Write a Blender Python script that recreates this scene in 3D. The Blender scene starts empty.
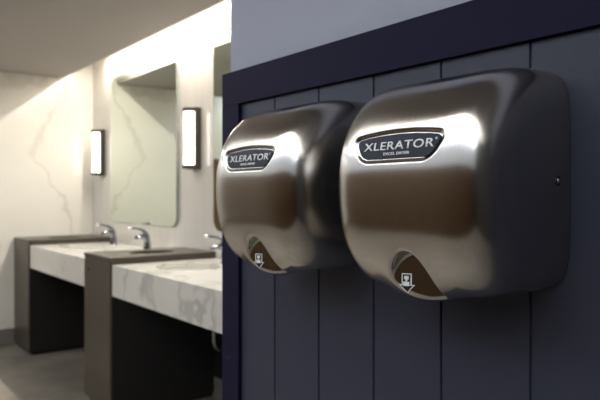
import bpy, bmesh, math, random
import numpy as np
from mathutils import Vector, Matrix
random.seed(4)
PI = math.pi
scene = bpy.context.scene
COL = scene.collection

# ------------------------------------------------------------------ layout
H = 1.275                       # eye height
YAW = math.radians(37.1)
WX = 2.08                       # sink wall plane
BY = 6.02                       # end wall plane
CEIL = 2.36
COVE_X = 1.80                   # edge of the lowered ceiling
PX = 1.38                       # front of the vanity
BX = 0.865                      # face of the boarding
TX = 0.855                      # face of the frame trim
UX = 0.881                      # plaster above the boarding
END_Y = 1.474                   # end of the dryer wall
LX = -1.75                      # opposite wall
FZ = -0.05                      # floor level
NY = -2.2                       # wall behind the viewer

# ------------------------------------------------------------------ materials
def new_mat(name):
    m = bpy.data.materials.new(name); m.use_nodes = True
    nt = m.node_tree
    return m, nt, nt.nodes['Principled BSDF']

def plain(name, col, rough=0.5, metal=0.0, spec=0.5, coat=0.0, bump=0.0, bscale=60.0, var=0.0):
    m, nt, b = new_mat(name)
    b.inputs['Base Color'].default_value = (*col, 1)
    b.inputs['Roughness'].default_value = rough
    b.inputs['Metallic'].default_value = metal
    b.inputs['Specular IOR Level'].default_value = spec
    b.inputs['Coat Weight'].default_value = coat
    tc = nt.nodes.new('ShaderNodeTexCoord')
    n = nt.nodes.new('ShaderNodeTexNoise'); n.inputs['Scale'].default_value = bscale
    n.inputs['Detail'].default_value = 5
    nt.links.new(tc.outputs['Object'], n.inputs['Vector'])
    if var > 0:
        r = nt.nodes.new('ShaderNodeMix'); r.data_type = 'RGBA'
        r.inputs['A'].default_value = (*[c * (1 - var) for c in col], 1)
        r.inputs['B'].default_value = (*[min(1, c * (1 + var)) for c in col], 1)
        nt.links.new(n.outputs['Fac'], r.inputs['Factor'])
        nt.links.new(r.outputs['Result'], b.inputs['Base Color'])
    if bump > 0:
        bp = nt.nodes.new('ShaderNodeBump'); bp.inputs['Strength'].default_value = bump
        bp.inputs['Distance'].default_value = 0.001
        nt.links.new(n.outputs['Fac'], bp.inputs['Height'])
        nt.links.new(bp.outputs['Normal'], b.inputs['Normal'])
    return m

def brushed(name, col, rough=0.27, aniso=0.5):
    m, nt, b = new_mat(name)
    b.inputs['Base Color'].default_value = (*col, 1)
    b.inputs['Metallic'].default_value = 1
    b.inputs['Anisotropic'].default_value = aniso
    tg = nt.nodes.new('ShaderNodeTangent'); tg.direction_type = 'RADIAL'; tg.axis = 'Z'
    nt.links.new(tg.outputs['Tangent'], b.inputs['Tangent'])
    tc = nt.nodes.new('ShaderNodeTexCoord')
    mp = nt.nodes.new('ShaderNodeMapping'); mp.inputs['Scale'].default_value = (5, 420, 5)
    mp.inputs['Rotation'].default_value = (0, 0, 0)
    nt.links.new(tc.outputs['Object'], mp.inputs['Vector'])
    n = nt.nodes.new('ShaderNodeTexNoise'); n.inputs['Scale'].default_value = 1.0; n.inputs['Detail'].default_value = 6
    nt.links.new(mp.outputs['Vector'], n.inputs['Vector'])
    mr = nt.nodes.new('ShaderNodeMapRange')
    mr.inputs['To Min'].default_value = rough - 0.05; mr.inputs['To Max'].default_value = rough + 0.05
    nt.links.new(n.outputs['Fac'], mr.inputs['Value'])
    nt.links.new(mr.outputs['Result'], b.inputs['Roughness'])
    mx = nt.nodes.new('ShaderNodeMix'); mx.data_type = 'RGBA'
    mx.inputs['A'].default_value = (*[c * 0.88 for c in col], 1); mx.inputs['B'].default_value = (*[min(1, c * 1.10) for c in col], 1)
    nt.links.new(n.outputs['Fac'], mx.inputs['Factor'])
    nt.links.new(mx.outputs['Result'], b.inputs['Base Color'])
    return m

def marble(name, base, vein, scale=1.0, rough=0.16, amount=0.8, width=0.03):
    m, nt, b = new_mat(name)
    tc = nt.nodes.new('ShaderNodeTexCoord')
    mp = nt.nodes.new('ShaderNodeMapping'); mp.inputs['Scale'].default_value = (scale,) * 3
    mp.inputs['Rotation'].default_value = (0.5, 0.6, 0.3)
    nt.links.new(tc.outputs['Object'], mp.inputs['Vector'])
    warp = nt.nodes.new('ShaderNodeTexNoise'); warp.inputs['Scale'].default_value = 1.6; warp.inputs['Detail'].default_value = 7
    nt.links.new(mp.outputs['Vector'], warp.inputs['Vector'])
    ad = nt.nodes.new('ShaderNodeVectorMath'); ad.operation = 'MULTIPLY_ADD'
    ad.inputs[1].default_value = (1.1, 1.1, 1.1)
    nt.links.new(warp.outputs['Color'], ad.inputs[0]); nt.links.new(mp.outputs['Vector'], ad.inputs[2])
    v1 = nt.nodes.new('ShaderNodeTexNoise'); v1.inputs['Scale'].default_value = 0.9; v1.inputs['Detail'].default_value = 2
    nt.links.new(ad.outputs['Vector'], v1.inputs['Vector'])
    s = nt.nodes.new('ShaderNodeMath'); s.operation = 'SUBTRACT'; s.inputs[1].default_value = 0.5
    nt.links.new(v1.outputs['Fac'], s.inputs[0])
    a = nt.nodes.new('ShaderNodeMath'); a.operation = 'ABSOLUTE'; nt.links.new(s.outputs[0], a.inputs[0])
    r = nt.nodes.new('ShaderNodeMapRange'); r.interpolation_type = 'SMOOTHERSTEP'
    r.inputs['From Min'].default_value = 0; r.inputs['From Max'].default_value = width
    r.inputs['To Min'].default_value = amount; r.inputs['To Max'].default_value = 0
    nt.links.new(a.outputs[0], r.inputs['Value'])
    cl = nt.nodes.new('ShaderNodeTexNoise'); cl.inputs['Scale'].default_value = 2.2; cl.inputs['Detail'].default_value = 4
    nt.links.new(mp.outputs['Vector'], cl.inputs['Vector'])
    mu = nt.nodes.new('ShaderNodeMath'); mu.operation = 'MULTIPLY'
    nt.links.new(r.outputs['Result'], mu.inputs[0]); nt.links.new(cl.outputs['Fac'], mu.inputs[1])
    cloud = nt.nodes.new('ShaderNodeMix'); cloud.data_type = 'RGBA'
    cloud.inputs['A'].default_value = (*[c * 0.86 for c in base], 1); cloud.inputs['B'].default_value = (*base, 1)
    nt.links.new(cl.outputs['Fac'], cloud.inputs['Factor'])
    mx = nt.nodes.new('ShaderNodeMix'); mx.data_type = 'RGBA'
    nt.links.new(cloud.outputs['Result'], mx.inputs['A']); mx.inputs['B'].default_value = (*vein, 1)
    nt.links.new(mu.outputs[0], mx.inputs['Factor'])
    nt.links.new(mx.outputs['Result'], b.inputs['Base Color'])
    b.inputs['Roughness'].default_value = rough
    return m

def tile_mat(name, c1, c2, grout, size, rough):
    m, nt, b = new_mat(name)
    tc = nt.nodes.new('ShaderNodeTexCoord')
    br = nt.nodes.new('ShaderNodeTexBrick')
    br.inputs['Scale'].default_value = 1.0; br.inputs['Brick Width'].default_value = size[0]; br.inputs['Row Height'].default_value = size[1]
    br.inputs['Mortar Size'].default_value = 0.002; br.offset = 0.5
    br.inputs['Color1'].default_value = (*c1, 1); br.inputs['Color2'].default_value = (*c2, 1); br.inputs['Mortar'].default_value = (*grout, 1)
    nt.links.new(tc.outputs['Object'], br.inputs['Vector'])
    n = nt.nodes.new('ShaderNodeTexNoise'); n.inputs['Scale'].default_value = 3.5; n.inputs['Detail'].default_value = 8
    nt.links.new(tc.outputs['Object'], n.inputs['Vector'])
    r = nt.nodes.new('ShaderNodeMapRange'); r.inputs['From Min'].default_value = 0.3; r.inputs['From Max'].default_value = 0.7
    r.inputs['To Min'].default_value = 0.72; r.inputs['To Max'].default_value = 1.18
    nt.links.new(n.outputs['Fac'], r.inputs['Value'])
    vm = nt.nodes.new('ShaderNodeVectorMath'); vm.operation = 'SCALE'
    nt.links.new(br.outputs['Color'], vm.inputs[0]); nt.links.new(r.outputs['Result'], vm.inputs['Scale'])
    nt.links.new(vm.outputs['Vector'], b.inputs['Base Color'])
    b.inputs['Roughness'].default_value = rough
    return m

def streaked(name, col, rough):
    m, nt, b = new_mat(name)
    tc = nt.nodes.new('ShaderNodeTexCoord')
    mp = nt.nodes.new('ShaderNodeMapping'); mp.inputs['Scale'].default_value = (30, 30, 0.4)
    nt.links.new(tc.outputs['Object'], mp.inputs['Vector'])
    n = nt.nodes.new('ShaderNodeTexNoise'); n.inputs['Scale'].default_value = 1; n.inputs['Detail'].default_value = 5
    nt.links.new(mp.outputs['Vector'], n.inputs['Vector'])
    mx = nt.nodes.new('ShaderNodeMix'); mx.data_type = 'RGBA'
    mx.inputs['A'].default_value = (*[c * 0.88 for c in col], 1); mx.inputs['B'].default_value = (*[min(1, c * 1.08) for c in col], 1)
    nt.links.new(n.outputs['Fac'], mx.inputs['Factor']); nt.links.new(mx.outputs['Result'], b.inputs['Base Color'])
    b.inputs['Roughness'].default_value = rough
    return m

def wood(name, c1, c2, rough):
    m, nt, b = new_mat(name)
    tc = nt.nodes.new('ShaderNodeTexCoord')
    mp = nt.nodes.new('ShaderNodeMapping'); mp.inputs['Scale'].default_value = (9, 9, 0.7)
    nt.links.new(tc.outputs['Object'], mp.inputs['Vector'])
    n = nt.nodes.new('ShaderNodeTexNoise'); n.inputs['Scale'].default_value = 2; n.inputs['Detail'].default_value = 6; n.inputs['Distortion'].default_value = 0.4
    nt.links.new(mp.outputs['Vector'], n.inputs['Vector'])
    mx = nt.nodes.new('ShaderNodeMix'); mx.data_type = 'RGBA'
    mx.inputs['A'].default_value = (*c1, 1); mx.inputs['B'].default_value = (*c2, 1)
    nt.links.new(n.outputs['Fac'], mx.inputs['Factor']); nt.links.new(mx.outputs['Result'], b.inputs['Base Color'])
    b.inputs['Roughness'].default_value = rough
    return m

def emitter(name, col, strength):
    m, nt, b = new_mat(name)
    b.inputs['Base Color'].default_value = (0.9, 0.9, 0.88, 1)
    b.inputs['Emission Color'].default_value = (*col, 1)
    b.inputs['Emission Strength'].default_value = strength
    return m

M = dict(
    steel=brushed('brushed_stainless', (0.50, 0.48, 0.455), 0.20, 0.75),
    navy=plain('navy_paint', (0.0065, 0.0052, 0.023), 0.65, bump=0.2, bscale=260, spec=0.12),
    slate=plain('slate_paint', (0.033, 0.036, 0.056), 0.5, bump=0.3, bscale=180, spec=0.25),
    plaster=plain('lavender_plaster', (0.33, 0.345, 0.42), 0.85, bump=0.2, bscale=300),
    plaster_left=plain('pale_plaster', (0.76, 0.78, 0.82), 0.85, bump=0.2, bscale=300),
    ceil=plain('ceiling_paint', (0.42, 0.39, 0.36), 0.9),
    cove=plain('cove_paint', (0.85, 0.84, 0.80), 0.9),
    wall_marble=marble('wall_marble', (0.78, 0.74, 0.66), (0.33, 0.29, 0.23), 0.85, 0.17, 0.45, 0.022),
    top_marble=marble('counter_marble', (0.60, 0.575, 0.53), (0.20, 0.19, 0.175), 2.3, 0.22, 0.75, 0.045),
    sink_wall=streaked('sink_wall_panel', (0.70, 0.665, 0.61), 0.10),
    taupe=plain('taupe_laminate', (0.050, 0.039, 0.028), 0.36, var=0.08, bscale=20),
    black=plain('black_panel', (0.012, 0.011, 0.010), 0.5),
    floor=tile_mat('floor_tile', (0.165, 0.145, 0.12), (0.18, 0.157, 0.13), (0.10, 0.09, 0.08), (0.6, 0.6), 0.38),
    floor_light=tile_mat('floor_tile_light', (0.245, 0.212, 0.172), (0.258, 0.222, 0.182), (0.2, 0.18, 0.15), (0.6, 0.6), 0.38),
    base=plain('grey_base_tile', (0.17, 0.155, 0.135), 0.4, var=0.1, bscale=8),
    brown=wood('brown_partition', (0.088, 0.046, 0.019), (0.120, 0.067, 0.029), 0.45),
    dark=plain('dark_wall', (0.050, 0.045, 0.040), 0.6),
    mirror=plain('mirror_silver', (0.69, 0.75, 0.70), 0.015, 1.0),
    edge=plain('mirror_edge', (0.40, 0.42, 0.39), 0.25, 0.6),
    bronze=plain('bronze_metal', (0.045, 0.036, 0.028), 0.4, 0.3),
    charcoal=plain('near_black_sheet', (0.009, 0.008, 0.007), 0.5),
    chrome=plain('chrome', (0.30, 0.31, 0.34), 0.08, 1.0),
    knob=plain('knob_highlight', (0.92, 0.92, 0.92), 0.12, 1.0),  # paler than the chrome: the glint on the handle tip put into colour
    china=plain('white_china', (0.80, 0.78, 0.73), 0.12, coat=0.3),
    shade=emitter('sconce_shade', (1.0, 0.92, 0.80), 4.5),
    badge=plain('badge_slate', (0.016, 0.021, 0.034), 0.55, spec=0.25, bump=0.4, bscale=900),
    letter=plain('badge_lettering', (0.74, 0.74, 0.74), 0.45, 0.0),
    white=plain('sticker_white', (0.78, 0.78, 0.76), 0.5),
    ink=plain('sticker_black', (0.010, 0.010, 0.010), 0.45),
    nozzle=plain('nozzle_black', (0.012, 0.012, 0.012), 0.5),
    screw=plain('screw_steel', (0.42, 0.42, 0.44), 0.2, 1.0),
)

# ------------------------------------------------------------------ helpers
def link(name, me, mat, parent=None, smooth=False):
    o = bpy.data.objects.new(name, me); COL.objects.link(o)
    if mat is not None and not me.materials: me.materials.append(mat)
    if parent is not None: o.parent = parent
    if smooth:
        for p in me.polygons: p.use_smooth = True
    return o

def from_bm(name, bm, mat, parent=None, smooth=False):
    me = bpy.data.meshes.new(name)
    bmesh.ops.recalc_face_normals(bm, faces=bm.faces[:])
    bm.to_mesh(me); bm.free()
    return link(name, me, mat, parent, smooth)

def bevel_all(bm, w, seg=2):
    es = [e for e in bm.edges if len(e.link_faces) == 2 and e.calc_face_angle(0) > 0.5]
    if es: bmesh.ops.bevel(bm, geom=es, offset=w, segments=seg, affect='EDGES', profile=0.5, clamp_overlap=True)

def add_box(bm, x0, x1, y0, y1, z0, z1):
    vs = [bm.verts.new((x, y, z)) for x in (x0, x1) for y in (y0, y1) for z in (z0, z1)]
    for f in ((0, 1, 3, 2), (4, 6, 7, 5), (0, 4, 5, 1), (2, 3, 7, 6), (0, 2, 6, 4), (1, 5, 7, 3)):
        bm.faces.new([vs[i] for i in f])

def box(name, x0, x1, y0, y1, z0, z1, mat, parent=None, bev=0.0):
    bm = bmesh.new(); add_box(bm, x0, x1, y0, y1, z0, z1)
    if bev: bevel_all(bm, bev)
    return from_bm(name, bm, mat, parent)

def thing(name, label, cat, loc, group=None, rz=0.0):
    o = bpy.data.objects.new(name, None); COL.objects.link(o)
    o.empty_display_size = 0.05
    o.location = loc; o.rotation_euler = (0, 0, rz)
    tag(o, label, cat, group); return o

def tag(o, label, cat, group=None):
    o['label'] = label; o['category'] = cat
    if group: o['group'] = group
    return o

def struct(o):
    o['kind'] = 'structure'; return o

def sweep(bm, pts, radii, seg=20, squash=None, cap=True, sub=6):
    """tube along a smooth curve through pts (Catmull-Rom), radius interpolated"""
    P = [Vector(p) for p in pts]
    R = list(radii); S = list(squash) if squash else [1.0] * len(P)
    out = []
    for i in range(len(P) - 1):
        p0 = P[max(i - 1, 0)]; p1 = P[i]; p2 = P[i + 1]; p3 = P[min(i + 2, len(P) - 1)]
        for k in range(sub):
            t = k / sub
            q = 0.5 * ((2 * p1) + (p2 - p0) * t + (2 * p0 - 5 * p1 + 4 * p2 - p3) * t * t + (3 * p1 - p0 - 3 * p2 + p3) * t ** 3)
            out.append((q, R[i] + (R[i + 1] - R[i]) * t, S[i] + (S[i + 1] - S[i]) * t))
    out.append((P[-1], R[-1], S[-1]))
    rings = []; prev = None
    for i, (q, r, s) in enumerate(out):
        d = (out[min(i + 1, len(out) - 1)][0] - out[max(i - 1, 0)][0]).normalized()
        if prev is None:
            up = Vector((0, 1, 0)) if abs(d.y) < 0.9 else Vector((1, 0, 0))
            n = (up - d * up.dot(d)).normalized()
        else:
            n = (prev - d * prev.dot(d)).normalized()
        prev = n; b = d.cross(n)
        rings.append([bm.verts.new(q + n * (r * math.cos(2 * PI * k / seg)) + b * (r * s * math.sin(2 * PI * k / seg))) for k in range(seg)])
    for a, b in zip(rings, rings[1:]):
        for k in range(seg):
            bm.faces.new((a[k], a[(k + 1) % seg], b[(k + 1) % seg], b[k]))
    if cap:
        bm.faces.new(rings[0][::-1]); bm.faces.new(rings[-1])

def lathe(bm, prof, seg=32, sx=1.0, sy=1.0, c=(0, 0, 0)):
    rings = []
    for r, z in prof:
        rings.append([bm.verts.new((c[0] + r * sx * math.cos(2 * PI * k / seg), c[1] + r * sy * math.sin(2 * PI * k / seg), c[2] + z)) for k in range(seg)])
    for a, b in zip(rings, rings[1:]):
        for k in range(seg):
            bm.faces.new((a[k], a[(k + 1) % seg], b[(k + 1) % seg], b[k]))
    return rings

def holed_plate(bm, x0, x1, y0, y1, z0, z1, holes, seg=64):
    """slab with elliptical holes; holes = [(cx, cy, rx, ry)], one per equal strip in y"""
    n = len(holes)
    for i, hole in enumerate(holes):
        ya = y0 + (y1 - y0) * i / n; yb = y0 + (y1 - y0) * (i + 1) / n
        if hole is None:
            add_box(bm, x0, x1, ya, yb, z0, z1); continue
        cx, cy, rx, ry = hole
        angs = [2 * PI * k / seg for k in range(seg)]
        for (qx, qy) in ((x0, ya), (x1, ya), (x1, yb), (x0, yb)):
            angs.append(math.atan2(qy - cy, qx - cx) % (2 * PI))
        angs = sorted(set(round(a, 6) for a in angs))
        it, ib, ot, ob = [], [], [], []
        for a in angs:
            c, s = math.cos(a), math.sin(a)
            k = 1.0 / math.sqrt((c / rx) ** 2 + (s / ry) ** 2)
            tx = ((x1 if c > 0 else x0) - cx) / c if abs(c) > 1e-9 else 1e9
            ty = ((yb if s > 0 else ya) - cy) / s if abs(s) > 1e-9 else 1e9
            t = min(tx, ty)
            it.append(bm.verts.new((cx + c * k, cy + s * k, z1))); ib.append(bm.verts.new((cx + c * k, cy + s * k, z0)))
            ot.append(bm.verts.new((cx + c * t, cy + s * t, z1))); ob.append(bm.verts.new((cx + c * t, cy + s * t, z0)))
        m = len(angs)
        for k in range(m):
            j = (k + 1) % m
            bm.faces.new((it[k], ot[k], ot[j], it[j])); bm.faces.new((ib[k], ib[j], ob[j], ob[k]))
            bm.faces.new((it[k], it[j], ib[j], ib[k])); bm.faces.new((ot[k], ob[k], ob[j], ot[j]))
    bmesh.ops.remove_doubles(bm, verts=bm.verts[:], dist=1e-5)

# ------------------------------------------------------------------ room shell
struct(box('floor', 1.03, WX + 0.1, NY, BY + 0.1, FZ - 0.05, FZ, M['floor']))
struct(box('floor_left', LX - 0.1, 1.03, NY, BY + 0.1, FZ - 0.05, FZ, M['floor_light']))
struct(box('wall_back', LX - 0.1, WX + 0.1, BY, BY + 0.1, FZ, 2.85, M['wall_marble']))
struct(box('wall_sink', WX, WX + 0.1, END_Y, BY, FZ, 2.85, M['sink_wall']))
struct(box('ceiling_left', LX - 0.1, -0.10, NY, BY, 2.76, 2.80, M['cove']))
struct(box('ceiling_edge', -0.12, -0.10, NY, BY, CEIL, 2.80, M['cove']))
struct(box('wall_left', LX - 0.1, LX, NY, BY, FZ, 2.76, M['plaster_left']))
struct(box('trim_4', LX, LX + 0.03, NY, BY, FZ, 1.78, M['brown']))
struct(box('wall_front', LX - 0.1, WX + 0.1, NY - 0.1, NY, FZ, 2.85, M['dark']))
struct(box('wall_right', UX, WX + 0.1, NY, END_Y, FZ, 2.85, M['plaster']))
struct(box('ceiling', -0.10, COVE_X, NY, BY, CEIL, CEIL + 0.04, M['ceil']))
bm = bmesh.new()
add_box(bm, COVE_X - 0.02, COVE_X, END_Y, BY, CEIL + 0.04, 2.80)
add_box(bm, COVE_X - 0.02, WX, END_Y, BY, 2.80, 2.85)
struct(from_bm('ceiling_cove', bm, M['cove']))
struct(box('baseboard_back', LX, WX, BY - 0.012, BY, FZ, 0.097, M['base'], bev=0.002))
struct(box('baseboard_sink', WX - 0.012, WX, END_Y, BY - 0.012, FZ, 0.085, M['base'], bev=0.002))

# boarding with routed grooves (one surface) and its frame
TOP_IN, TOP_OUT, STILE = 1.508, 1.595, 1.392
gy = [1.2436, 1.0763, 0.9045, 0.7353, 0.5603, 0.389, 0.218, 0.047, -0.124, -0.295, -0.466, -0.637, -0.808, -0.979, -1.15, -1.321]
prof = [(BX, STILE)]
for g in gy:
    prof += [(BX, g + 0.0032), (BX + 0.0018, g + 0.0022), (BX + 0.004, g + 0.0018), (BX + 0.004, g - 0.0018), (BX + 0.0018, g - 0.0022), (BX, g - 0.0032)]
prof += [(BX, -1.5)]
bm = bmesh.new()
lo = [bm.verts.new((x, y, FZ)) for x, y in prof + [(UX, -1.5), (UX, STILE)]]
hi = [bm.verts.new((x, y, TOP_IN)) for x, y in prof + [(UX, -1.5), (UX, STILE)]]
n = len(lo)
for k in range(n):
    j = (k + 1) % n
    bm.faces.new((lo[k], lo[j], hi[j], hi[k]))
bm.faces.new(lo); bm.faces.new(hi)
struct(from_bm('trim_1', bm, M['slate']))
struct(box('trim_2', TX, UX, -1.5, END_Y, TOP_IN + 0.002, TOP_OUT, M['navy'], bev=0.002))
struct(box('trim_3', TX, UX, STILE + 0.001, END_Y, FZ, TOP_IN + 0.001, M['navy'], bev=0.002))

# ------------------------------------------------------------------ hand dryer: implicit surface
A, B, D0, C = 0.157, 0.167, 0.100, 0.105
HC = 1.298 - H                   # centre of the housing relative to the eye (report only)

def sstep(x, a, b):
    t = np.clip((x - a) / (b - a), 0, 1); return t * t * (3 - 2 * t)

def badge_sdf(a, h):
    """signed distance-like field of the name plate outline: arched top, sides drawn in to the bottom"""
    w, top, bot = 0.0920, 0.0165, -0.0155
    arch = top + 0.004 - 0.0075 * (a / w) ** 2
    slope = 0.62                                   # sides lean in
    side = (np.abs(a) - (w - 0.004) + (top - h) * slope) / math.sqrt(1 + slope ** 2)
    r = 0.010
    q = [h - arch, bot - h, side]
    q = [v + r for v in q]
    m = np.maximum(np.maximum(q[0], q[1]), q[2])
    # rounded corner between bottom and side / top and side
    def corner(u, v): return np.sqrt(np.maximum(u, 0) ** 2 + np.maximum(v, 0) ** 2)
    return np.maximum(np.maximum(corner(q[1], q[2]), corner(q[0], q[2]) ), np.where(m < 0, m, 0)) * (m > 0) + np.minimum(m, 0) - r

BADGE_H = 0.047
def body(a, d, h):
    dp = np.maximum(d - D0, 0) / C
    bl = sstep(d, 0.02, 0.17)
    na = 6.5 + (7.0 - 6.5) * bl; nh = 6.5 + (2.15 - 6.5) * bl
    hh = h * (1 + np.where(h > 0, 0.19, 0.0) * sstep(d, 0.04, 0.21)) + 0.007 * dp
    G = ((np.abs(a) / A + 1e-6) ** na + (np.abs(hh) / B + 1e-6) ** nh + dp ** 2.7) ** (1 / 2.9)
    return (G - 1) * 0.115

def smin(x, y, k):
    t = np.clip(0.5 + 0.5 * (y - x) / k, 0, 1)
    return y + (x - y) * t - k * t * (1 - t)

def ell(a, d, h, c, r):
    q0 = np.sqrt(((a - c[0]) / r[0]) ** 2 + ((d - c[1]) / r[1]) ** 2 + ((h - c[2]) / r[2]) ** 2)
    return (q0 - 1) * min(r)

def F(a, d, h):
    de = 0.0042 * (1 - sstep(badge_sdf(a, h - BADGE_H), 0.0000, 0.0085)) * (d > 0.1)
    f = body(a, d + de, h)
    chin = ell(a, d, h, (0, 0.115, -0.131), (0.061, 0.059, 0.050))
    f = smin(f, chin, 0.030)
    arch = (np.sqrt(((a + 0.010) / 0.038) ** 2 + ((h + 0.160) / 0.055) ** 2) - 1) * 0.038
    cut = -smin(-arch, 0.1745 + h, 0.005)
    cut = -smin(-cut, d - (0.1635 - 0.02 * (h + 0.15) + 0.50 * a), 0.006)
    f = -smin(-f, cut, 0.006)
    return np.maximum(f, 0.0005 - d)

def surface_nets(res):
    ga = np.arange(-0.168, 0.1681, res); gd = np.arange(-0.006, 0.229, res); gh = np.arange(-0.196, 0.180, res)
    X, Y, Z = np.meshgrid(ga, gd, gh, indexing='ij')
    V = F(X, Y, Z); ins = V < 0
    nx, ny, nz = V.shape
    acc = np.zeros((nx - 1, ny - 1, nz - 1, 3)); cnt = np.zeros((nx - 1, ny - 1, nz - 1))
    base = np.stack(np.meshgrid(np.arange(nx - 1), np.arange(ny - 1), np.arange(nz - 1), indexing='ij'), -1).astype(float)
    corners = [(i, j, k) for i in (0, 1) for j in (0, 1) for k in (0, 1)]
    sl = lambda c: V[c[0]:nx - 1 + c[0], c[1]:ny - 1 + c[1], c[2]:nz - 1 + c[2]]
    for c1 in corners:
        for ax in range(3):
            if c1[ax]: continue
            c2 = list(c1); c2[ax] = 1
            v1, v2 = sl(c1), sl(c2)
            x = (v1 < 0) != (v2 < 0)
            t = np.where(x, v1 / np.where(x, v1 - v2, 1), 0)
            for q in range(3):
                acc[..., q] += np.where(x, c1[q] + (t if q == ax else 0), 0)
            cnt += x
    act = cnt > 0
    idx = -np.ones(act.shape, dtype=int); idx[act] = np.arange(act.sum())
    P = (base[act] + acc[act] / cnt[act][:, None]) * res + np.array([ga[0], gd[0], gh[0]])
    quads = []
    for ax in range(3):
        s1 = [slice(1, -1)] * 3; s2 = [slice(1, -1)] * 3
        s1[ax] = slice(0, -1); s2[ax] = slice(1, None)
        a_, b_ = ins[tuple(s1)], ins[tuple(s2)]
        o1, o2 = [q for q in range(3) if q != ax]
        for flip in (False, True):
            w = np.argwhere((a_ & ~b_) if not flip else (~a_ & b_))
            if not len(w): continue
            e = w.copy(); e[:, o1] += 1; e[:, o2] += 1
            def at(d1, d2):
                q = e.copy(); q[:, o1] -= d1; q[:, o2] -= d2
                return idx[q[:, 0], q[:, 1], q[:, 2]]
            qd = np.stack([at(1, 1), at(0, 1), at(0, 0), at(1, 0)], -1)
            quads.append(qd[:, ::-1] if flip ^ (ax == 1) else qd)
    Q = np.concatenate(quads)
    Q = Q[(Q >= 0).all(1)]
    return P, Q

def grad(P, e=4e-4):
    g = np.zeros_like(P)
    for q in range(3):
        dlt = np.zeros(3); dlt[q] = e
        p1, p2 = P + dlt, P - dlt
        g[:, q] = (F(*p1.T) - F(*p2.T)) / (2 * e)
    return g

P, Q = surface_nets(0.0020)
for _ in range(4):
    g = grad(P); f = F(*P.T)
    st = g * (f / np.maximum((g ** 2).sum(1), 0.05))[:, None]
    ln = np.linalg.norm(st, axis=1, keepdims=True)
    P = P - st * np.minimum(1, 0.0015 / np.maximum(ln, 1e-9))
P[:, 1] = np.maximum(P[:, 1], 0.0005)
print('RESID', np.abs(F(*P.T)).max(), np.abs(F(*P.T)).mean(), P.min(0), P.max(0), len(P))
NRM = grad(P, 1.5e-3); NRM /= np.linalg.norm(NRM, axis=1, keepdims=True)
# local frame of a dryer: x = -depth, y = a, z = h, origin on the boarding at the housing's centre
VERT = np.stack([-P[:, 1], P[:, 0], P[:, 2]], -1)
NV = np.stack([-NRM[:, 1], NRM[:, 0], NRM[:, 2]], -1)
hm = bpy.data.meshes.new('housing')
hm.from_pydata([tuple(v) for v in VERT], [], [tuple(int(i) for i in q) for q in Q])
hm.update()
# orient outward
fn = np.array([p.normal[:] for p in hm.polygons]); fv = NV[Q].mean(1)
if (fn * fv).sum() < 0: hm.flip_normals()
for p in hm.polygons: p.use_smooth = True
hm.normals_split_custom_set_from_vertices([tuple(v) for v in NV])
hm.materials.append(M['steel'])

def surf_d(a, h, lo=0.06, hi=0.23):
    """depth of the outermost surface at (a, h)"""
    ds = np.linspace(hi, lo, 300)
    f = F(np.full_like(ds, a), ds, np.full_like(ds, h))
    i = int(np.argmax(f < 0))
    if f[i] >= 0: return lo
    a0, b0 = ds[i], ds[max(i - 1, 0)]
    for _ in range(20):
        mid = 0.5 * (a0 + b0)
        if F(np.array([a]), np.array([mid]), np.array([h]))[0] < 0: a0 = mid
        else: b0 = mid
    return a0

def conform(me, off, thick=0.0):
    """push a flat (a, h) mesh (x = a, y = h) onto the housing"""
    bm = bmesh.new(); bm.from_mesh(me)
    if thick:
        r = bmesh.ops.extrude_face_region(bm, geom=bm.faces[:])
        top = {v for v in r['geom'] if isinstance(v, bmesh.types.BMVert)}
    else: top = set(bm.verts)
    for v in bm.verts:
        a, h = v.co.x, v.co.y
        d = surf_d(a, h) + off + (thick if v in top else 0)
        v.co = (-d, a, h)
    bmesh.ops.recalc_face_normals(bm, faces=bm.faces[:])
    bm.to_mesh(me); bm.free()
    return me

def text_mesh(s, width, height, cx, cy, bold=0.0):
    cu = bpy.data.curves.new('lettering', 'FONT'); cu.body = s; cu.size = 1; cu.align_x = 'LEFT'; cu.offset = bold
    cu.space_character = 1.08
    ob = bpy.data.objects.new('lettering_source', cu); COL.objects.link(ob)
    dg = bpy.context.evaluated_depsgraph_get(); dg.update()
    me = bpy.data.meshes.new_from_object(ob.evaluated_get(dg))
    bpy.data.objects.remove(ob)
    xs = [v.co.x for v in me.vertices]; ys = [v.co.y for v in me.vertices]
    x0, x1, y0, y1 = min(xs), max(xs), min(ys), max(ys)
    for v in me.vertices:
        # seen from the room the housing's +a side is on the left
        v.co = (cx - ((v.co.x - x0) / (x1 - x0) - 0.5) * width, cy + ((v.co.y - y0) / (y1 - y0) - 0.5) * height, 0)
    return me

def outline_grid():
    """name plate as a fine grid clipped to its outline"""
    bm = bmesh.new()
    na, rows = 72, 9
    cols = []
    for i in range(na + 1):
        a = -0.0915 + 0.183 * i / na
        hs = np.linspace(-0.03, 0.03, 601)
        sd = badge_sdf(np.full_like(hs, a), hs)
        ok = hs[sd < -0.0004]
        if len(ok) < 3: continue
        cols.append([bm.verts.new((a, BADGE_H + ok[0] + (ok[-1] - ok[0]) * k / rows, 0)) for k in range(rows + 1)])
    for c1, c2 in zip(cols, cols[1:]):
        for k in range(rows): bm.faces.new((c1[k], c2[k], c2[k + 1], c1[k + 1]))
    me = bpy.data.meshes.new('name_badge'); bm.to_mesh(me); bm.free(); return me

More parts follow.
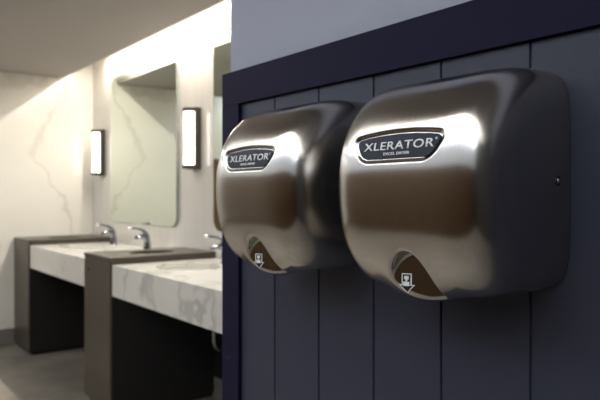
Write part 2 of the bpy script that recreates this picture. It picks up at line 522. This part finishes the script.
badge_me = conform(outline_grid(), -0.001, 0.0026)
badge_me.materials.append(M['badge'])
l1 = text_mesh('XLERATOR', 0.139, 0.0125, -0.003, BADGE_H + 0.0035, 0.012)
l2 = text_mesh('EXCEL DRYER', 0.052, 0.0042, -0.003, BADGE_H - 0.0085, 0.022)
l3 = text_mesh('®', 0.0035, 0.0035, -0.0755, BADGE_H + 0.0085, 0.0)
bm = bmesh.new()
for m_ in (l1, l2, l3): bm.from_mesh(m_)
bmesh.ops.triangulate(bm, faces=bm.faces[:])
for _ in range(2):
    long_e = [e for e in bm.edges if e.calc_length() > 0.008]
    if long_e: bmesh.ops.subdivide_edges(bm, edges=long_e, cuts=1); bmesh.ops.triangulate(bm, faces=bm.faces[:])
let_me = bpy.data.meshes.new('lettering'); bm.to_mesh(let_me); bm.free()
let_me = conform(let_me, 0.0017, 0.0006); let_me.materials.append(M['letter'])

# arrow sticker in the scoop: white outline, black field, white hand mark
SA, SH = 0.0065, -0.154
def poly_me(name, pts_list, off, mat, cuts=0.003):
    bm = bmesh.new()
    for pts in pts_list:
        bm.faces.new([bm.verts.new((SA - x * 0.92, SH + y * 0.92, 0)) for x, y in pts])
    bmesh.ops.triangulate(bm, faces=bm.faces[:])
    for _ in range(4):
        le = [e for e in bm.edges if e.calc_length() > cuts]
        if not le: break
        bmesh.ops.subdivide_edges(bm, edges=le, cuts=1); bmesh.ops.triangulate(bm, faces=bm.faces[:])
    me = bpy.data.meshes.new(name); bm.to_mesh(me); bm.free()
    me = conform(me, off); me.materials.append(mat); return me
arrow = lambda k: [(-.0075 + k, .0165 - k), (.0075 - k, .0165 - k), (.0075 - k, -.0015 - k * .2), (.0125 - 1.9 * k, -.0015 - k * .9), (0, -.0165 + 1.5 * k), (-.0125 + 1.9 * k, -.0015 - k * .9), (-.0075 + k, -.0015 - k * .2)]
def split(p):   # a convex box and a convex head
    return [[p[0], p[1], p[2], p[6]], [p[5], p[3], p[4]]]
sticker_me = poly_me('sticker', split(arrow(0)), 0.0005, M['white'])
field_me = poly_me('sticker_field', split(arrow(0.0016)), 0.0008, M['ink'])
hand = [[(-.0032, .0125), (.0032, .0125), (.0036, .0070), (-.0036, .0070)], [(-.0014, .0070), (.0014, .0070), (.0012, .0035), (-.0012, .0035)],
        [(-.0052, .0030), (.0046, .0030), (.0040, -.0040), (-.0046, -.0040)]]
hand_me = poly_me('hand_mark', hand, 0.0011, M['white'])

# screw on the side, flush in a dished washer
def screw_mesh():
    bm = bmesh.new()
    lathe(bm, [(0.0001, 0.0020), (0.0020, 0.0030), (0.0034, 0.0028), (0.0042, 0.0018), (0.0044, -0.001)], 24)
    for k in range(3):
        bmesh.ops.create_cube(bm, size=1, matrix=Matrix.Rotation(PI / 3 * k, 4, 'Z') @ Matrix.Translation((0, 0, 0.0025)) @ Matrix.Diagonal((0.0062, 0.0012, 0.001, 1)))
    me = bpy.data.meshes.new('screw'); bm.to_mesh(me); bm.free()
    me.transform(Matrix.Rotation(PI / 2, 4, 'X'))     # axis to -Y
    me.materials.append(M['screw']); return me
screw_me = screw_mesh()
bm = bmesh.new(); lathe(bm, [(0.0040, 0.0004), (0.0068, 0.0010), (0.0076, 0.0004), (0.0077, -0.001)], 28)
washer_me = bpy.data.meshes.new('washer'); bm.to_mesh(washer_me); bm.free(); washer_me.transform(Matrix.Rotation(PI / 2, 4, 'X')); washer_me.materials.append(M['nozzle'])

def make_nozzle():
    bm = bmesh.new()
    lathe(bm, [(0.0001, -0.1735), (0.015, -0.1735), (0.017, -0.175), (0.018, -0.177), (0.019, -0.174), (0.019, -0.160)], 28, c=(-0.118, 0, 0))
    me = bpy.data.meshes.new('air_nozzle'); bm.to_mesh(me); bm.free(); me.materials.append(M['nozzle']); return me
noz_me = make_nozzle()

def make_dryer(y, label):
    t = thing('hand_dryer', label, 'hand dryer', (BX, y, H + 0.022), 'brushed steel hand dryers on the boarded wall')
    link('housing', hm, None, t)
    b = link('name_badge', badge_me, None, t); b['label'] = 'dark slate name plate'
    link('lettering', let_me, None, b)
    s = link('sticker', sticker_me, None, t); s['label'] = 'black and white arrow sticker with a hand mark'
    link('sticker_field', field_me, None, s); link('hand_mark', hand_me, None, s)
    for sy in (-1, 1):
        q = link('screw', screw_me, None, t)
        q.location = (-0.034, sy * (A - 0.0003), -0.002); q.rotation_euler = (0, 0, 0 if sy < 0 else PI)
        link('washer', washer_me, None, q)['label'] = 'black washer ring'
    link('air_nozzle', noz_me, None, t)
    return t
make_dryer(0.6525, 'nearer brushed steel hand dryer, whole rounded cover and dark side with screw in view')
far = make_dryer(1.0525, 'farther brushed steel hand dryer beside the navy wall end, partly hidden by the nearer one')
for sa in (-1, 1):
    a_, h_ = sa * 0.076, BADGE_H + 0.0085
    d_ = surf_d(a_, h_) + 0.0016
    bm = bmesh.new()
    bmesh.ops.create_uvsphere(bm, u_segments=12, v_segments=8, radius=0.0018, matrix=Matrix.Translation((-d_, a_, h_)))
    from_bm('rivet', bm, M['screw'], [c for c in far.children if c.name.startswith('name_badge')][0], True)

# ------------------------------------------------------------------ vanity
def waste_cabinet(y0, y1, label, back):
    cy = (y0 + y1) / 2
    t = thing('waste_cabinet', label, 'cabinet', (0, 0, 0), 'taupe waste cabinets between the counters')
    xb = WX - 0.001
    bm = bmesh.new()
    x0 = PX - 0.006
    # open-topped carcass
    vs = {}
    for i, (x, y) in enumerate(((x0, y0), (xb, y0), (xb, y1), (x0, y1))):
        vs[i] = (bm.verts.new((x, y, -0.018)), bm.verts.new((x, y, 0.878)))
    for i in range(4):
        j = (i + 1) % 4
        bm.faces.new((vs[i][0], vs[j][0], vs[j][1], vs[i][1]))
    bm.faces.new([vs[i][0] for i in range(4)])
    ed = [e for e in bm.edges if abs(e.verts[0].co.z - e.verts[1].co.z) > 0.5]
    bmesh.ops.bevel(bm, geom=ed, offset=0.003, segments=2, affect='EDGES', profile=0.5)
    from_bm('carcass', bm, M['taupe'], t)
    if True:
        box('side_sheet', x0 + 0.006, xb - 0.02, y0 - 0.0025, y0 - 0.0001, -0.015, 0.677, M['charcoal'], t)['label'] = 'near-black sheet over the taupe side'  # thin near-black sheet over the taupe side, up to the apron's lower edge
        if not back: box('side_sheet', x0 + 0.006, xb - 0.02, y1 + 0.0001, y1 + 0.0025, -0.015, 0.677, M['charcoal'], t)['label'] = 'near-black sheet over the taupe side'
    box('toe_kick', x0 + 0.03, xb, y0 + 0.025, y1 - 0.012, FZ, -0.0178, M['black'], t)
    bm = bmesh.new()
    holed_plate(bm, x0 - 0.003, xb, y0 - 0.002, y1 + (0.002 if not back else 0), 0.880, 0.902, [(1.735, cy, 0.155, 0.095)])
    from_bm('cabinet_top', bm, M['taupe'], t)
    bm = bmesh.new()
    r = lathe(bm, [(1.0, 0.879), (0.98, 0.86), (0.95, 0.60), (0.94, 0.55)], 48, 0.154, 0.094, (1.735, cy, 0)); bm.faces.new(r[-1])
    from_bm('waste_chute', bm, M['black'], t, True)
    bm = bmesh.new()
    bmesh.ops.create_cone(bm, cap_ends=True, segments=24, radius1=0.011, radius2=0.009, depth=0.008,
                          matrix=Matrix.Translation((x0 - 0.004, cy + 0.14, 0.80)) @ Matrix.Rotation(-PI / 2, 4, 'Y'))
    k = from_bm('lock', bm, M['chrome'], t, False); k['label'] = 'small round silver lock'
    # recessed door line on the front
    bm = bmesh.new(); add_box(bm, x0 - 0.0035, x0 + 0.001, y0 + 0.008, y1 - 0.008, -0.01, 0.866); bevel_all(bm, 0.0015)
    from_bm('door', bm, M['taupe'], t)
    return t
waste_cabinet(5.51, BY - 0.013, 'taupe waste cabinet against the far marble wall', True)
waste_cabinet(3.67, 4.14, 'taupe waste cabinet with dark oval opening, between the two marble counters', False)

Z1, Z0 = 0.86, 0.677
SX = 1.70
def counter(y0, y1, sinks, label):
    t = thing('countertop', label, 'counter', (0, 0, 0), 'marble counters')
    bm = bmesh.new()
    holed_plate(bm, PX + 0.03, WX - 0.001, y0 + 0.003, y1 - 0.003, 0.83, Z1, [(SX, s, 0.175, 0.235) if s else None for s in sinks])
    from_bm('slab', bm, M['top_marble'], t)
    bm = bmesh.new(); add_box(bm, PX, PX + 0.0298, y0 + 0.003, y1 - 0.003, Z0, Z1); bevel_all(bm, 0.0025)
    from_bm('apron', bm, M['top_marble'], t)
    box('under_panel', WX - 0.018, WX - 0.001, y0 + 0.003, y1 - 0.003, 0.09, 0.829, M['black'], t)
    return t
counter(4.14, 5.51, [4.4825, 5.1675], 'far marble counter with a deep veined apron, beyond the middle waste cabinet')
counter(2.30, 3.67, [None, 3.3275], 'near marble counter with a deep veined apron, cut off by the navy wall end')

def make_sink(y, label):
    t = thing('sink', label, 'sink', (SX, y, 0.83), 'oval sinks set into the marble counters')
    bm = bmesh.new()
    prof = [(1.08, -0.001), (1.08, -0.012), (1.03, -0.014), (1.0, -0.05), (0.9, -0.10), (0.65, -0.135), (0.3, -0.15), (0.12, -0.152)]
    inner = [(1.02, -0.001), (0.99, -0.02), (0.95, -0.05), (0.85, -0.09), (0.62, -0.122), (0.3, -0.137), (0.12, -0.139)]
    lathe(bm, prof[::-1] + inner, 56, 0.178, 0.238)
    from_bm('bowl', bm, M['china'], t, True)
    bm = bmesh.new()
    r = lathe(bm, [(0.0001, -0.134), (0.017, -0.134), (0.024, -0.1335), (0.028, -0.136), (0.026, -0.150), (0.019, -0.17)], 28)
    from_bm('drain', bm, M['chrome'], t, True)
    return t
make_sink(5.1675, 'white oval sink at the far end of the far counter')
make_sink(4.4825, 'white oval sink in the far counter, just beyond the middle waste cabinet')
make_sink(3.3275, 'white oval sink in the near counter, its rim in view')

def make_trap(y, label):
    t = thing('drain_pipe', label, 'pipe', (SX, y, 0.62))
    bm = bmesh.new()
    sweep(bm, [(0, 0, 0.05), (0.02, 0, 0.02), (0.15, 0, 0.0), (0.175, 0, -0.03), (0.175, 0, -0.12), (0.175, 0, -0.20), (0.183, 0, -0.245), (0.21, 0, -0.27), (0.245, 0, -0.255), (0.28, 0, -0.245), (0.36, 0, -0.245)],
          [0.014] * 11, 18)
    from_bm('trap', bm, M['chrome'], t, True)
    bm = bmesh.new()
    lathe(bm, [(0.0145, -0.15), (0.019, -0.15), (0.019, -0.12), (0.0145, -0.12)], 24, c=(0.175, 0, 0))
    from_bm('coupling', bm, M['chrome'], t, True)
    return t
make_trap(3.3275, 'curved silver drain pipe under the near counter')

def make_faucet(y, label):
    t = thing('faucet', label, 'faucet', (1.955, y, Z1), 'chrome faucets on the marble counters')
    bm = bmesh.new()
    lathe(bm, [(0.0001, 0.008), (0.030, 0.008), (0.034, 0.005), (0.035, 0.0)], 32)
    from_bm('base_plate', bm, M['chrome'], t, True)
    bm = bmesh.new()
    sweep(bm, [(0.0, 0, 0.004), (0.0, 0, 0.045), (-0.008, 0, 0.082), (-0.036, 0, 0.103), (-0.072, 0, 0.104), (-0.098, 0, 0.090)],
          [0.029, 0.028, 0.026, 0.022, 0.019, 0.016], 22, [1, 1, 0.95, 0.85, 0.8, 0.8])
    from_bm('spout', bm, M['chrome'], t, True)
    bm = bmesh.new()
    sweep(bm, [(-0.002, 0, 0.085), (-0.010, 0, 0.120), (-0.034, 0, 0.148), (-0.078, 0, 0.164), (-0.126, 0, 0.170)],
          [0.026, 0.023, 0.018, 0.014, 0.012], 20, [1, 0.9, 0.7, 0.6, 0.7])
    hd = from_bm('handle', bm, M['chrome'], t, True)
    bm = bmesh.new(); bmesh.ops.create_uvsphere(bm, u_segments=20, v_segments=12, radius=0.0135, matrix=Matrix.Translation((-0.132, 0, 0.171)))
    from_bm('knob', bm, M['knob'], hd, True)['label'] = 'handle tip in paler metal, carrying its highlight'
    return t
make_faucet(5.1675, 'chrome faucet on the far counter, farthest from the viewer')
make_faucet(4.4825, 'chrome faucet on the far counter, just behind the middle waste cabinet')
make_faucet(3.3275, 'chrome faucet on the near counter, half hidden behind the nearest edge of the navy wall')

# ------------------------------------------------------------------ mirrors
def rounded_rect(y0, y1, z0, z1, r, n=10):
    pts = []
    for (cy, cz, a0) in ((y1 - r, z1 - r, 0), (y0 + r, z1 - r, PI / 2), (y0 + r, z0 + r, PI), (y1 - r, z0 + r, 1.5 * PI)):
        for k in range(n + 1):
            a = a0 + PI / 2 * k / n
            pts.append((cy + r * math.cos(a), cz + r * math.sin(a)))
    return pts

def make_mirror(y0, y1, label):
    t = thing('wall_mirror', label, 'mirror', (WX, (y0 + y1) / 2, 1.04), 'tall mirrors over the counters')
    z0, z1 = 0.0, 1.27
    w = (y1 - y0) / 2
    for nm, x0, x1, mat, inset in (('backing', -0.022, -0.0005, 'edge', 0.0), ('glass', -0.0245, -0.0225, 'mirror', 0.002)):
        pts = rounded_rect(-w + inset, w - inset, z0 + inset, z1 - inset, 0.085)
        bm = bmesh.new()
        f = [bm.verts.new((x0, y, z)) for y, z in pts]; b = [bm.verts.new((x1, y, z)) for y, z in pts]
        n = len(pts)
        for k in range(n):
            j = (k + 1) % n; bm.faces.new((f[k], f[j], b[j], b[k]))
        bm.faces.new(f); bm.faces.new(b[::-1])
        from_bm(nm, bm, M[mat], t)
    return t
make_mirror(4.20, 5.50, 'tall round-cornered mirror over the far counter, between the two wall sconces')
make_mirror(2.36, 3.66, 'tall mirror over the near counter, only its far edge showing beside the navy wall')

# ------------------------------------------------------------------ sconces
def make_sconce(y, label):
    t = thing('wall_sconce', label, 'wall light', (WX, y, 1.455), 'half-round wall sconces')
    hh = 0.415
    bm = bmesh.new(); add_box(bm, -0.045, -0.0005, -0.060, 0.060, -0.004, hh + 0.004); bevel_all(bm, 0.003)
    from_bm('back_plate', bm, M['bronze'], t)
    def half(r, z0, z1, name, mat, e=0.0):
        bm = bmesh.new(); n = 20
        pts = [(-0.0452 - r * 1.05 * math.sin(PI * k / n), r * math.cos(PI * k / n)) for k in range(n + 1)]
        lo = [bm.verts.new((x, y_, z0)) for x, y_ in pts]; hi = [bm.verts.new((x, y_, z1)) for x, y_ in pts]
        for k in range(n): bm.faces.new((lo[k], lo[k + 1], hi[k + 1], hi[k]))
        bm.faces.new((lo[-1], lo[0], hi[0], hi[-1])); bm.faces.new(lo[::-1]); bm.faces.new(hi)
        o = from_bm(name, bm, mat, t); return o
    half(0.048, 0.026, hh - 0.026, 'lamp_shade', M['shade'])['label'] = 'glowing white shade'
    half(0.058, hh - 0.025, hh, 'cap', M['bronze']); half(0.058, 0, 0.025, 'cap', M['bronze'])
    return t
make_sconce(3.93, 'lit wall sconce between the two mirrors, nearer to the viewer')
make_sconce(5.76, 'lit wall sconce in the far corner beside the marble end wall')

# partition seen only in the near mirror
p = thing('partition_screen', 'brown panel screen along the end wall, glimpsed in the mirror beside the navy wall', 'partition', (0.70, BY, FZ))
box('panel', -0.30, 0.30, -0.09, -0.06, 0.15, 1.71, M['brown'], p, 0.003)
for z in (0.4, 1.4): box('bracket', -0.28, -0.24, -0.0599, -0.001, z, z + 0.06, M['bronze'], p)
for x in (-0.24, 0.2): box('foot', x, x + 0.04, -0.09, -0.06, 0, 0.1495, M['bronze'], p)

# ------------------------------------------------------------------ lights
def area(name, loc, sx, sy, power, col, rot=(0, 0, 0), spread=PI):
    l = bpy.data.lights.new(name, 'AREA'); l.shape = 'RECTANGLE'; l.size = sx; l.size_y = sy
    l.energy = power; l.color = col; l.spread = spread
    o = bpy.data.objects.new(name, l); COL.objects.link(o); o.location = loc; o.rotation_euler = rot
    return o
WARM = (1.0, 0.94, 0.85); COOL = (0.88, 0.94, 1.0)
area('cove_and_fill_light', (2.0, 3.6, 2.52), 0.03, 4.0, 70, WARM)
area('cove_and_fill_light', (-1.66, 1.9, 2.745), 0.06, 7.6, 44, COOL)
area('ceiling_and_fill_light', (-0.93, 1.9, 2.755), 1.2, 7.6, 60, COOL)  # unseen broad panel, added to whiten the upper reflections on the dryers
area('ceiling_and_fill_light', (-0.075, 1.9, CEIL - 0.004), 0.03, 7.4, 13, WARM)
area('cove_and_fill_light', (-0.45, BY - 0.16, CEIL - 0.012), 2.2, 0.06, 12, COOL)  # unseen strip, added to brighten the end wall in the dryers' reflections
area('ceiling_and_fill_light', (0.45, 4.9, CEIL - 0.012), 0.3, 0.3, 9, WARM)

w = bpy.data.worlds.new('world'); scene.world = w; w.use_nodes = True
w.node_tree.nodes['Background'].inputs[0].default_value = (0.5, 0.5, 0.55, 1)
w.node_tree.nodes['Background'].inputs[1].default_value = 0.05

# ------------------------------------------------------------------ camera
cam = bpy.data.cameras.new('camera'); co = bpy.data.objects.new('camera', cam); COL.objects.link(co)
co.location = (0, 0, H); co.rotation_euler = (PI / 2, 0, -YAW)
cam.sensor_width = 36; cam.lens = 635 / 600 * 36; cam.shift_y = -5 / 600
cam.clip_start = 0.02
cam.dof.use_dof = True; cam.dof.focus_distance = 0.93; cam.dof.aperture_fstop = 6.8
scene.camera = co
vs_ = scene.view_settings
vs_.view_transform = 'Standard'; vs_.look = 'None'; vs_.gamma = 1; vs_.use_curve_mapping = False; vs_.exposure = 0.0
